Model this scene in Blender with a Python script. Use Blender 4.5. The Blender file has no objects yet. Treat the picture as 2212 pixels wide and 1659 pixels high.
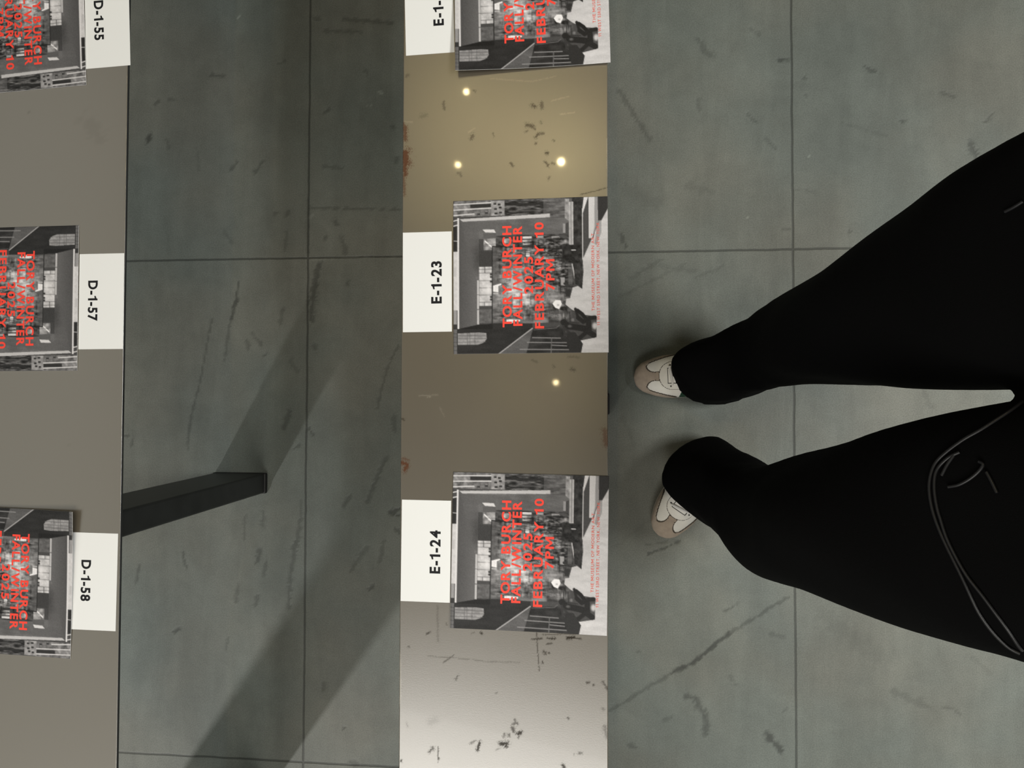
import bpy, bmesh, math, random
import numpy as np
from mathutils import Vector, Matrix
from mathutils.bvhtree import BVHTree

random.seed(7); rng = np.random.default_rng(7)
S = bpy.context.scene
COL = S.collection

# ------------------------------------------------------------------ camera
W, H, F = 2212.0, 1659.0, 1661.0
CAM_Z = 1.60
TA, TB = math.radians(6.0), math.radians(1.5)          # lean towards the far bench / up the bench
ZB = 0.50                                              # bench top
vd = Vector((-math.sin(TA), math.sin(TB), -math.sqrt(1 - math.sin(TA)**2 - math.sin(TB)**2)))
vr = (Vector((1, 0, 0)) - vd * vd.x).normalized()
vu = vr.cross(vd).normalized()
C0 = Vector((0, 0, CAM_Z))
cam = bpy.data.cameras.new('camera'); cam.sensor_width = 36.0; cam.lens = F / W * 36.0
cam.clip_start = 0.01
camo = bpy.data.objects.new('camera', cam); COL.objects.link(camo)
m = Matrix((( vr.x, vu.x, -vd.x, 0), (vr.y, vu.y, -vd.y, 0), (vr.z, vu.z, -vd.z, CAM_Z), (0, 0, 0, 1)))
camo.matrix_world = m
S.camera = camo

def ray(px, py):
    return (vr * ((px - W/2) / F) + vu * ((H/2 - py) / F) + vd)
def at(px, py, z=0.0):
    """point of the photo taken down to the horizontal plane at height z"""
    d = ray(px, py)
    return C0 + d * ((z - CAM_Z) / d.z)

# ------------------------------------------------------------------ light
S.view_settings.view_transform = 'Standard'; S.view_settings.look = 'None'
S.view_settings.gamma = 1.0; S.view_settings.use_curve_mapping = False
S.view_settings.exposure = 0.0
wd = bpy.data.worlds.new('world'); S.world = wd; wd.use_nodes = True
wd.node_tree.nodes['Background'].inputs[0].default_value = (0.92, 1.0, 1.0, 1)
wd.node_tree.nodes['Background'].inputs[1].default_value = 0.04

def lamp(name, kind, loc, target, energy, color=(1, 1, 1), **kw):
    l = bpy.data.lights.new(name, kind); l.energy = energy; l.color = color
    for k, v in kw.items(): setattr(l, k, v)
    o = bpy.data.objects.new(name, l); COL.objects.link(o); o.location = loc
    o.rotation_euler = (Vector(target) - Vector(loc)).to_track_quat('-Z', 'Y').to_euler()
    return o
# stage spotlight raking in low past the near end of the far bench
lamp('stage_spotlight', 'SPOT', (-2.75, -3.75, 2.35), (-0.98, -0.95, 0.0), 540, (1.0, 0.98, 0.96),
     spot_size=math.radians(23), spot_blend=1.0, shadow_soft_size=0.09)
# ceiling downlights
for (x, y, e, s) in ((-0.19, 1.46, 24, .015), (-0.82, 1.46, 9, .011), (-0.77, 1.91, 9, .011), (-0.22, 0.13, 5, .012)):
    lamp('ceiling_downlight', 'SPOT', (x, y, 4.0), (x*.8+.1, y*.8, 0), e, (1.0, 0.79, 0.40),
         spot_size=math.radians(110), spot_blend=0.8, shadow_soft_size=s)
# big soft ceiling panels: one beyond the near end of the benches, one behind the photographer
lamp('overhead_soft_light', 'AREA', (-0.55, -2.95, 3.9), (-0.4, -2.2, 0), 124, (1.0, 0.97, 0.90), shape='RECTANGLE', size=2.8, size_y=1.9)
lamp('overhead_soft_light', 'AREA', (-3.7, -0.6, 4.0), (-3.0, -0.6, 0), 40, (1.0, 1.0, 0.90), shape='RECTANGLE', size=7.0, size_y=2.2)  # added fill, no known fixture: brightens the far bench's gloss from the left
lamp('overhead_soft_light', 'AREA', (2.5, 0.1, 3.6), (1.7, 0.05, 0.0), 76, (1.0, 1.0, 0.95), shape='RECTANGLE', size=1.3, size_y=0.7, spread=math.radians(125))

# ------------------------------------------------------------------ helpers
def tag(o, label=None, cat=None, group=None, kind=None):
    if label: o['label'] = label
    if cat: o['category'] = cat
    if group: o['group'] = group
    if kind: o['kind'] = kind
    return o
def empty(name, loc=(0, 0, 0), rz=0.0, parent=None):
    o = bpy.data.objects.new(name, None); COL.objects.link(o)
    o.location = loc; o.rotation_euler = (0, 0, rz); o.empty_display_size = .05
    if parent: o.parent = parent
    return o
def obj(name, mesh, mats=None, parent=None, smooth=False):
    if isinstance(mesh, bmesh.types.BMesh):
        bm = mesh; mesh = bpy.data.meshes.new(name); bm.to_mesh(mesh); bm.free()
    o = bpy.data.objects.new(name, mesh); COL.objects.link(o)
    if mats is not None:
        for mt in (mats if isinstance(mats, (list, tuple)) else [mats]): mesh.materials.append(mt)
    if parent: o.parent = parent
    if smooth:
        mesh.polygons.foreach_set('use_smooth', [True] * len(mesh.polygons))
    return o
def pydata(name, v, f):
    me = bpy.data.meshes.new(name); me.from_pydata([tuple(p) for p in v], [], f); me.update(); return me
def grid_mesh(name, xs, ys, z):
    """rectangular grid; z = array (len(ys), len(xs)) or number"""
    nx, ny = len(xs), len(ys)
    X, Y = np.meshgrid(xs, ys)
    Z = np.full_like(X, z) if np.isscalar(z) else z
    co = np.stack([X, Y, Z], -1).reshape(-1, 3).astype(np.float32)
    i = np.arange(nx * ny).reshape(ny, nx)
    q = np.stack([i[:-1, :-1], i[:-1, 1:], i[1:, 1:], i[1:, :-1]], -1).reshape(-1, 4).astype(np.int32)
    me = bpy.data.meshes.new(name)
    me.vertices.add(len(co)); me.vertices.foreach_set('co', co.ravel())
    me.loops.add(q.size); me.loops.foreach_set('vertex_index', q.ravel())
    me.polygons.add(len(q))
    me.polygons.foreach_set('loop_start', np.arange(0, q.size, 4, dtype=np.int32))
    me.polygons.foreach_set('loop_total', np.full(len(q), 4, dtype=np.int32))
    me.update(calc_edges=True); me.validate()
    return me
def add_box(bm, x0, x1, y0, y1, z0, z1, bev=0.0, seg=2):
    r = bmesh.ops.create_cube(bm, size=1.0)
    for v in r['verts']:
        v.co = Vector(((x0+x1)/2 + v.co.x*(x1-x0), (y0+y1)/2 + v.co.y*(y1-y0), (z0+z1)/2 + v.co.z*(z1-z0)))
    if bev:
        es = list({e for v in r['verts'] for e in v.link_edges})
        bmesh.ops.bevel(bm, geom=es, offset=bev, segments=seg, affect='EDGES', profile=0.5)
def box_mesh(*a, **k):
    bm = bmesh.new(); add_box(bm, *a, **k); return bm
def smoothstep(a, b, x):
    t = np.clip((x - a) / (b - a), 0, 1); return t*t*(3-2*t)
def stroke_mask(X, Y, strokes, conv):
    """soft dirt marks: each stroke = (pixel points, width in px, strength)"""
    out = np.zeros_like(X)
    for pts, w, st in strokes:
        P = [conv(*p) for p in pts]; w = w
        for a, b in zip(P[:-1], P[1:]) if len(P) > 1 else [(P[0], P[0])]:
            lo = (min(a.x, b.x) - 3*w, min(a.y, b.y) - 3*w); hi = (max(a.x, b.x) + 3*w, max(a.y, b.y) + 3*w)
            ix = np.nonzero((X[0] > lo[0]) & (X[0] < hi[0]))[0]; iy = np.nonzero((Y[:, 0] > lo[1]) & (Y[:, 0] < hi[1]))[0]
            if not len(ix) or not len(iy): continue
            sl = (slice(iy[0], iy[-1]+1), slice(ix[0], ix[-1]+1))
            x, y = X[sl], Y[sl]
            dx, dy = b.x - a.x, b.y - a.y; L = dx*dx + dy*dy
            t = np.clip(((x-a.x)*dx + (y-a.y)*dy) / L, 0, 1) if L > 1e-12 else 0
            d = np.hypot(x - a.x - t*dx, y - a.y - t*dy)
            wob = .65 + .5*np.sin(x*910 + 3*np.sin(y*533)) * np.sin(y*771 + 2*np.sin(x*612)) + .3*np.sin(x*1733+y*1427)
            m_ = st * (1 - smoothstep(.25, 1.0, d / (w * np.clip(wob, .35, 1.4))))
            out[sl] = np.maximum(out[sl], m_)
    return out
def add_attr(me, name, arr):
    a = me.attributes.new(name, 'FLOAT', 'POINT'); a.data.foreach_set('value', arr.ravel().astype(np.float32))

# ------------------------------------------------------------------ materials
def srgb(*c):
    return tuple((v/255/12.92 if v/255 <= .04045 else ((v/255+.055)/1.055)**2.4) for v in c)
def mat(name, col, rough=0.5, spec=0.5, metallic=0.0, bump=0.0, bscale=300, var=0.0, vscale=8, coat=0.0, sheen=0.0):
    mt = bpy.data.materials.new(name); mt.use_nodes = True
    nt = mt.node_tree; b = nt.nodes['Principled BSDF']
    b.inputs['Base Color'].default_value = (*col, 1); b.inputs['Roughness'].default_value = rough
    b.inputs['Specular IOR Level'].default_value = spec; b.inputs['Metallic'].default_value = metallic
    b.inputs['Coat Weight'].default_value = coat
    if sheen: b.inputs['Sheen Weight'].default_value = sheen; b.inputs['Sheen Roughness'].default_value = .4
    tc = nt.nodes.new('ShaderNodeTexCoord')
    if var:
        n = nt.nodes.new('ShaderNodeTexNoise'); n.inputs['Scale'].default_value = vscale; n.inputs['Detail'].default_value = 6
        nt.links.new(tc.outputs['Object'], n.inputs['Vector'])
        mr = nt.nodes.new('ShaderNodeMapRange'); mr.inputs[1].default_value = .25; mr.inputs[2].default_value = .75
        mr.inputs[3].default_value = 1 - var; mr.inputs[4].default_value = 1 + var
        nt.links.new(n.outputs['Fac'], mr.inputs[0])
        mx = nt.nodes.new('ShaderNodeMix'); mx.data_type = 'RGBA'; mx.blend_type = 'MULTIPLY'; mx.inputs[0].default_value = 1
        mx.inputs[6].default_value = (*col, 1); nt.links.new(mr.outputs[0], mx.inputs[7])
        nt.links.new(mx.outputs[2], b.inputs['Base Color'])
    if bump:
        n2 = nt.nodes.new('ShaderNodeTexNoise'); n2.inputs['Scale'].default_value = bscale; n2.inputs['Detail'].default_value = 4
        nt.links.new(tc.outputs['Object'], n2.inputs['Vector'])
        bp = nt.nodes.new('ShaderNodeBump'); bp.inputs['Strength'].default_value = bump; bp.inputs['Distance'].default_value = .002
        nt.links.new(n2.outputs['Fac'], bp.inputs['Height']); nt.links.new(bp.outputs['Normal'], b.inputs['Normal'])
    return mt

M = {}
M['paper'] = mat('white_paper', (.84, .84, .83), .7, .2, bump=.05, bscale=900)
M['ink'] = mat('black_ink', (.012, .012, .014), .6, .2)
M['red_ink'] = mat('red_ink', srgb(250, 76, 62), .55, .25)
M['pale_red_ink'] = mat('pale_red_ink', srgb(226, 112, 100), .6, .2)
M['black_steel'] = mat('black_steel', (.017, .018, .018), .42, .5, var=.25, vscale=25, bump=.05, bscale=120)
M['cloth'] = mat('black_cloth', (.003, .003, .0032), .9, .08, bump=.25, bscale=900)
M['cord'] = mat('black_cord', (.010, .010, .011), .42, .5)
M['leather'] = mat('white_leather', srgb(240, 237, 229), .5, .4, var=.05, vscale=60, bump=.08, bscale=500)
M['suede'] = mat('taupe_suede', srgb(178, 163, 148), .95, .1, var=.12, vscale=90, bump=.3, bscale=1500)
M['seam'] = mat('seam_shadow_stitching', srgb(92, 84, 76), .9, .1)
M['sole'] = mat('off_white_rubber', srgb(206, 198, 186), .6, .3)
M['green'] = mat('dark_green_leather', srgb(34, 66, 48), .55, .3)
M['lace'] = mat('white_lace', srgb(232, 230, 226), .8, .2, bump=.3, bscale=1200)
M['skin'] = mat('skin', (.45, .28, .2), .55, .4)
M['dark'] = mat('dark_eyelet', (.02, .02, .02), .6, .3)

def floor_material(X1, X2, Y1, Y2):
    mt = bpy.data.materials.new('slate_slabs'); mt.use_nodes = True
    nt = mt.node_tree; N = nt.nodes; L = nt.links; b = N['Principled BSDF']
    tc = N.new('ShaderNodeTexCoord')
    def noise(scale, detail=8, rough=.6, vec=None, dist=0.0):
        n = N.new('ShaderNodeTexNoise'); n.inputs['Scale'].default_value = scale; n.inputs['Detail'].default_value = detail
        n.inputs['Roughness'].default_value = rough; n.inputs['Distortion'].default_value = dist
        L.new(vec or tc.outputs['Object'], n.inputs['Vector']); return n.outputs['Fac']
    def mapr(x, a, b_, c, d):
        r = N.new('ShaderNodeMapRange'); r.interpolation_type = 'SMOOTHSTEP'
        for i, v in enumerate((a, b_, c, d)): r.inputs[i+1].default_value = v
        L.new(x, r.inputs[0]); return r.outputs[0]
    def math_(op, a, b_=None):
        r = N.new('ShaderNodeMath'); r.operation = op
        for i, v in enumerate((a, b_)):
            if v is None: continue
            if isinstance(v, (int, float)): r.inputs[i].default_value = v
            else: L.new(v, r.inputs[i])
        return r.outputs[0]
    mp = N.new('ShaderNodeMapping'); mp.inputs['Rotation'].default_value = (0, 0, math.radians(-28)); mp.inputs['Scale'].default_value = (7, 1.3, 1)
    L.new(tc.outputs['Object'], mp.inputs['Vector'])
    cl = noise(2.6, 9, .62, mp.outputs[0], .6)                 # cleft grain of the stone
    big = noise(1.7, 4, .5); fine = noise(38, 6, .7); grit = noise(420, 2, .6); mid = noise(9, 6, .6, None, .4)
    hue = noise(2.4, 3, .5)
    c1 = N.new('ShaderNodeMix'); c1.data_type = 'RGBA'
    c1.inputs[6].default_value = (.128, .144, .130, 1); c1.inputs[7].default_value = (.150, .153, .131, 1)
    L.new(mapr(hue, .36, .64, 0, 1), c1.inputs[0])
    f = math_('MULTIPLY', mapr(big, .3, .7, .90, 1.08), mapr(cl, .3, .7, .93, 1.07))
    f = math_('MULTIPLY', f, mapr(fine, .25, .75, .95, 1.05))
    f = math_('MULTIPLY', f, mapr(grit, .3, .7, .86, 1.14))
    f = math_('MULTIPLY', f, mapr(mid, .3, .7, .92, 1.08))
    # small dark pits that follow the cleft
    pit = mapr(cl, .70, .80, 0, 1)
    f = math_('MULTIPLY', f, math_('SUBTRACT', 1.0, math_('MULTIPLY', pit, .22)))
    at_ = N.new('ShaderNodeAttribute'); at_.attribute_name = 'scuff'
    f = math_('MULTIPLY', f, math_('SUBTRACT', 1.0, math_('MULTIPLY', at_.outputs['Fac'], .62)))
    lt_ = N.new('ShaderNodeAttribute'); lt_.attribute_name = 'scratch'
    sx = N.new('ShaderNodeSeparateXYZ'); L.new(tc.outputs['Object'], sx.inputs[0])
    wob = math_('MULTIPLY', math_('SUBTRACT', noise(16, 3), .5), .004)
    jx = math_('ADD', sx.outputs['X'], wob); jy = math_('ADD', sx.outputs['Y'], wob)
    joints = None
    for coord, p0, per in ((jx, X1, X2 - X1), (jy, Y1, Y2 - Y1)):
        d = math_('ABSOLUTE', math_('SUBTRACT', math_('FLOORED_MODULO', math_('ADD', math_('SUBTRACT', coord, p0), per*100.5), per), per/2))
        j = mapr(d, .0012, .0030, 1, 0)
        joints = j if joints is None else math_('MAXIMUM', joints, j)
    f = math_('MULTIPLY', f, math_('SUBTRACT', 1.0, math_('MULTIPLY', joints, .55)))
    f = math_('ADD', f, math_('MULTIPLY', lt_.outputs['Fac'], .9))
    mx = N.new('ShaderNodeMix'); mx.data_type = 'RGBA'; mx.blend_type = 'MULTIPLY'; mx.inputs[0].default_value = 1
    L.new(c1.outputs[2], mx.inputs[6]); L.new(f, mx.inputs[7]); L.new(mx.outputs[2], b.inputs['Base Color'])
    b.inputs['Roughness'].default_value = .58; b.inputs['Specular IOR Level'].default_value = .35
    hgt = math_('ADD', math_('MULTIPLY', cl, .8), math_('MULTIPLY', fine, .25))
    hgt = math_('SUBTRACT', hgt, math_('MULTIPLY', joints, .8))
    hgt = math_('SUBTRACT', hgt, math_('MULTIPLY', at_.outputs['Fac'], .7))
    bp = N.new('ShaderNodeBump'); bp.inputs['Strength'].default_value = .35; bp.inputs['Distance'].default_value = .004
    L.new(hgt, bp.inputs['Height']); L.new(bp.outputs['Normal'], b.inputs['Normal'])
    return mt

def bench_material():
    mt = bpy.data.materials.new('taupe_gloss_paint'); mt.use_nodes = True
    nt = mt.node_tree; N = nt.nodes; L = nt.links; b = N['Principled BSDF']
    tc = N.new('ShaderNodeTexCoord')
    n = N.new('ShaderNodeTexNoise'); n.inputs['Scale'].default_value = 4; n.inputs['Detail'].default_value = 6
    L.new(tc.outputs['Object'], n.inputs['Vector'])
    g = N.new('ShaderNodeTexNoise'); g.inputs['Scale'].default_value = 500; g.inputs['Detail'].default_value = 2
    L.new(tc.outputs['Object'], g.inputs['Vector'])
    cr = N.new('ShaderNodeMix'); cr.data_type = 'RGBA'
    cr.inputs[6].default_value = (.098, .081, .056, 1); cr.inputs[7].default_value = (.112, .095, .070, 1)
    L.new(n.outputs['Fac'], cr.inputs[0])
    s = N.new('ShaderNodeAttribute'); s.attribute_name = 'scuff'
    r = N.new('ShaderNodeAttribute'); r.attribute_name = 'rust'
    w = N.new('ShaderNodeAttribute'); w.attribute_name = 'scratch'
    prev = cr.outputs[2]
    for a, c in ((r, (.10, .042, .022, 1)), (s, (.022, .016, .010, 1)), (w, (.42, .38, .30, 1))):
        mx = N.new('ShaderNodeMix'); mx.data_type = 'RGBA'
        L.new(a.outputs['Fac'], mx.inputs[0]); L.new(prev, mx.inputs[6]); mx.inputs[7].default_value = c
        prev = mx.outputs[2]
    L.new(prev, b.inputs['Base Color'])
    b.inputs['IOR'].default_value = 2.2
    mr = N.new('ShaderNodeMapRange'); mr.inputs[3].default_value = .27; mr.inputs[4].default_value = .32
    L.new(n.outputs['Fac'], mr.inputs[0])
    ad = N.new('ShaderNodeMath'); ad.operation = 'ADD'; L.new(mr.outputs[0], ad.inputs[0])
    ml = N.new('ShaderNodeMath'); ml.operation = 'MULTIPLY'; ml.inputs[1].default_value = .0; L.new(s.outputs['Fac'], ml.inputs[0])
    L.new(ml.outputs[0], ad.inputs[1]); L.new(ad.outputs[0], b.inputs['Roughness'])
    for inp, full in (('Specular IOR Level', .5), ('Coat Weight', .09)):   # chipped spots do not shine
        k_ = N.new('ShaderNodeMapRange'); k_.inputs[3].default_value = full; k_.inputs[4].default_value = full*.08
        mxs = N.new('ShaderNodeMath'); mxs.operation = 'MAXIMUM'; L.new(s.outputs['Fac'], mxs.inputs[0]); L.new(r.outputs['Fac'], mxs.inputs[1])
        L.new(mxs.outputs[0], k_.inputs[0]); L.new(k_.outputs[0], b.inputs[inp])
    b.inputs['Coat Roughness'].default_value = .035
    bp = N.new('ShaderNodeBump'); bp.inputs['Strength'].default_value = .04; bp.inputs['Distance'].default_value = .001
    L.new(g.outputs['Fac'], bp.inputs['Height']); L.new(bp.outputs['Normal'], b.inputs['Normal'])
    return mt
M['bench'] = bench_material()

# ------------------------------------------------------------------ floor
FX2 = at(1714.5, 830).x; FX1 = at(663, 830).x
FY1 = at(1000, 551).y
FYP = FY1 - at(300, 1627).y
xs = np.concatenate([np.linspace(-6, -1.45, 12)[:-1], np.arange(-1.45, 1.25, .0042), np.linspace(1.25, 6, 12)])
ys = np.concatenate([np.linspace(-6, -1.05, 12)[:-1], np.arange(-1.05, 1.10, .0042), np.linspace(1.10, 6, 12)])
GX, GY = np.meshgrid(xs, ys)
U = 1/1040.0
FS = [  # dark marks on the slate, traced where they lie on the floor
 ([(1684,128),(1697,129)],9,.8), ([(1866,143),(1878,148),(1893,156)],8,.6), ([(1948,262),(1952,262)],9,.7), ([(2032,199),(2060,208)],7,.45),
 ([(2128,263),(2142,248)],8,.5), ([(2092,308),(2104,322),(2107,343)],13,.7), ([(1738,167),(1741,168)],8,.45), ([(1737,204),(1740,204)],7,.45),
 ([(1336,195),(1362,235),(1400,298)],11,.45), ([(1508,85),(1520,105),(1534,118)],12,.45), ([(1506,212),(1510,238)],9,.4), ([(1615,245),(1632,263)],8,.4),
 ([(1654,300),(1672,318)],9,.35), ([(1340,508),(1346,522),(1352,532)],10,.6), ([(1622,62),(1640,75)],9,.35), ([(1832,499),(1835,500)],7,.5),
 ([(1690,495),(1706,493)],6,.4), ([(1718,408),(1760,414)],7,.25), ([(1360,410),(1420,440)],28,.16), ([(1480,400),(1530,410)],18,.2), ([(1820,265),(1915,293)],8,.18),
 ([(1314,1535),(1340,1522),(1382,1495),(1440,1460)],8,.5), ([(1448,1455),(1500,1430),(1540,1396),(1575,1368)],9,1.0), ([(1575,1368),(1630,1335),(1662,1313),(1704,1290)],7,.6),
 ([(1563,1321),(1594,1304)],4,.6), ([(1400,1196),(1430,1185),(1470,1168)],5,.8), ([(1395,1176),(1440,1170)],4,.4),
 ([(1484,1503),(1500,1508),(1516,1535),(1528,1560),(1524,1586)],14,.7), ([(1656,1586),(1672,1605),(1690,1622)],13,.9),
 ([(1930,1497),(1965,1512),(2004,1525)],16,.35), ([(2030,1527),(2060,1532),(2074,1546)],6,.4), ([(1358,1612),(1372,1614)],9,.5), ([(1434,1555),(1450,1550)],9,.35),
 ([(1666,1370),(1690,1376)],10,.35), ([(1780,1330),(1840,1380),(1900,1420)],40,.16), ([(2100,1420),(2140,1455)],10,.2), ([(1330,1180),(1480,1060)],9,.12),
 ([(1376,1405),(1380,1408)],6,.6), ([(1575,1460),(1590,1480)],7,.35), ([(1700,1528),(1690,1540)],5,.4), ([(1990,830),(2010,880)],12,.3),
 ([(1400,570),(1500,585)],10,.25), ([(1360,600),(1430,560)],9,.3), ([(1340,640),(1480,570)],8,.25), ([(1500,600),(1560,575)],7,.25), ([(1345,900),(1370,960)],10,.2),
 # between the benches
 ([(318,304),(324,295)],12,.9), ([(455,162),(483,164)],9,.55), ([(334,224),(341,219)],8,.55), ([(364,215),(376,214)],7,.4), ([(358,300),(366,322)],7,.35),
 ([(500,366),(512,350)],9,.5), ([(552,372),(566,350)],10,.55), ([(600,138),(616,132)],8,.4), ([(515,610),(508,650),(500,690)],6,.8), ([(510,648),(503,663)],10,.9),
 ([(458,690),(450,730),(440,780),(430,830),(412,900),(405,970)],6,.55), ([(497,690),(488,760),(485,778)],6,.45), ([(690,570),(684,600),(676,650),(670,690)],16,.7),
 ([(612,668),(606,700)],9,.45), ([(545,718),(566,745)],7,.5), ([(532,735),(538,752)],9,.5), ([(676,745),(682,755)],10,.5), ([(630,782),(640,800)],14,.35), ([(570,768),(576,762)],6,.6),
 ([(626,890),(614,925)],12,.55), ([(668,925),(676,938)],8,.6), ([(266,943),(276,939)],6,.8), ([(288,945),(283,966)],7,.55), ([(636,968),(646,960)],8,.5), ([(750,610),(753,616)],10,.5),
 ([(395,1190),(398,1214),(405,1230)],7,.6), ([(302,1220),(294,1262)],7,.55), ([(376,1364),(388,1358)],8,.7), ([(530,1115),(528,1165)],7,.4), ([(570,1105),(566,1135)],10,.45),
 ([(562,1190),(556,1212)],11,.6), ([(574,1215),(570,1240)],9,.45), ([(516,1265),(510,1300)],9,.45), ([(555,1290),(553,1305)],12,.5), ([(493,1375),(488,1400)],8,.4),
 ([(648,1120),(638,1180),(628,1250),(622,1310)],10,.5), ([(652,1080),(645,1170)],7,.4), ([(640,1170),(634,1185)],12,.6), ([(836,985),(810,1040),(792,1082)],10,.5), ([(756,1072),(742,1090)],10,.5),
 ([(868,1096),(842,1106),(860,1112)],9,.8), ([(850,1140),(866,1152)],7,.6), ([(790,1180),(760,1230)],12,.4), ([(830,1170),(820,1215)],9,.4), ([(800,1270),(806,1266)],9,.6), ([(700,1475),(696,1490)],12,.45),
 ([(745,1572),(742,1575)],7,.6), ([(758,1645),(768,1648)],12,.5), ([(744,40),(790,44),(850,48)],9,.5), ([(700,66),(780,68)],8,.4), ([(676,38),(690,40)],9,.4), ([(700,242),(712,236)],8,.55),
 ([(790,152),(794,160)],9,.4), ([(845,272),(850,275)],9,.5), ([(858,340),(856,350)],8,.5), ([(700,360),(740,362)],8,.4), ([(672,448),(760,450),(866,451)],5,.45), ([(724,475),(728,482)],11,.6),
 ([(700,515),(704,512)],8,.5), ([(738,512),(746,545)],12,.45), ([(666,430),(664,545)],8,.4), ([(620,500),(614,540)],8,.35), ([(860,745),(835,800),(815,880)],7,.5), ([(850,900),(855,930)],12,.45),
 ([(592,462),(602,458)],7,.45), ([(618,468),(624,456)],7,.45), ([(485,500),(500,525)],10,.3), ([(430,370),(425,320)],7,.25), ([(340,620),(350,680)],30,.12),
]
FS = [(p, w*U, s) for p, w, s in FS]
FW = [([(512,40),(518,33)],3,.8), ([(798,214),(801,228)],3,.6), ([(816,196),(827,203)],4,.6), ([(1746,334),(1749,339)],3,.9), ([(1613,467),(1615,470)],2.5,.7), ([(670,470),(676,465)],7,.35), ([(672,562),(760,556),(860,556)],4,.25), ([(800,232),(790,226)],3,.35)]
FW = [(p, w*U, s) for p, w, s in FW]
fme = grid_mesh('floor', xs, ys, 0.0)
conv0 = lambda a, b: at(a, b, 0.0)
add_attr(fme, 'scuff', stroke_mask(GX, GY, FS, conv0)); add_attr(fme, 'scratch', stroke_mask(GX, GY, FW, conv0))
floor = obj('floor', fme, floor_material(FX1, FX2, FY1 - FYP, FY1)); tag(floor, kind='structure')

# ------------------------------------------------------------------ benches
EX0, EX1 = at(867, 830, ZB).x, at(1313, 830, ZB).x
BW = EX1 - EX0
DX1 = at(265, 830, ZB).x; DX0 = DX1 - BW
TH = .005
def bench(name, label, x0, x1, y0, y1, legs, scuffs, rust, scratch):
    root = empty(name, ((x0+x1)/2, (y0+y1)/2, 0)); tag(root, label, 'bench')
    cx, cy = root.location.x, root.location.y
    fine = .0014 if scratch else .004
    xs_ = np.concatenate([[0.0], np.arange(.0012, BW - .0012, fine), [BW - .0012, BW]]) + x0
    ys_ = np.concatenate([[y0], np.arange(max(y0, -.72), min(y1, .80), fine), [y1]]); ys_ = np.unique(ys_)
    me = grid_mesh('top_plate', xs_ - cx, ys_ - cy, ZB)
    GX_, GY_ = np.meshgrid(xs_, ys_)
    cb = lambda a, b: at(a, b, ZB)
    masks = {n: stroke_mask(GX_, GY_, [(p, max(w*1.3, 2.6)/1500.0, s*k) for p, w, s in l], cb) for n, l, k in (('scuff', scuffs, 1.0), ('rust', rust, 1.2), ('scratch', scratch, .7))}
    for n, a in masks.items(): add_attr(me, n, np.clip(a, 0, .97))
    bm = bmesh.new(); bm.from_mesh(me)
    be = [e for e in bm.edges if e.is_boundary]
    r = bmesh.ops.extrude_edge_only(bm, edges=be)
    nv = [v for v in r['geom'] if isinstance(v, bmesh.types.BMVert)]
    for v in nv: v.co.z = ZB - TH
    for f_ in r['geom']:
        if isinstance(f_, bmesh.types.BMFace): f_.material_index = 1
    lo, hi = Vector((x0-cx, y0-cy, ZB-TH)), Vector((x1-cx, y1-cy, ZB-TH))
    vs = [bm.verts.new(p) for p in ((lo.x, lo.y, lo.z), (lo.x, hi.y, lo.z), (hi.x, hi.y, lo.z), (hi.x, lo.y, lo.z))]
    bm.faces.new(vs).material_index = 1
    bmesh.ops.recalc_face_normals(bm, faces=bm.faces)
    bm.to_mesh(me); bm.free()
    obj('top_plate', me, [M['bench'], M['black_steel']], root)
    for s in (0, 1):                                       # steel rails that carry the plate
        bm = bmesh.new()
        xa = (x0 + .125 if s == 0 else x1 - .125 - .03) - cx
        add_box(bm, xa, xa + .03, y0 + .05 - cy, y1 - .05 - cy, ZB - TH - .028, ZB - TH, .002)
        obj('rail', bm, M['black_steel'], root)
    for s, pairs in legs:
        for (ly0, ly1) in pairs:
            lx0, lx1 = (x1 - .118, x1 - .002) if s else (x0 + .002, x0 + .118)
            bm = bmesh.new()
            add_box(bm, lx0 - cx, lx1 - cx, ly0 - cy, ly1 - cy, .004, ZB - TH, .004, 3)
            for v in bm.verts:                             # slight splay
                k_ = 1 - v.co.z/ZB; v.co.x += .012*k_*(1 if s else -1); v.co.y -= .013*(1 - k_)
            lg = obj('leg', bm, M['black_steel'], root)
            bm = bmesh.new(); add_box(bm, lx0 - cx - .001 + (.012 if s else -.012), lx1 - cx + .003 + (.012 if s else -.012), ly0 - cy - .001, ly1 - cy + .001, 0, .012, .003, 2)
            obj('foot_cap', bm, M['dark'], lg)
    return root

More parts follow.
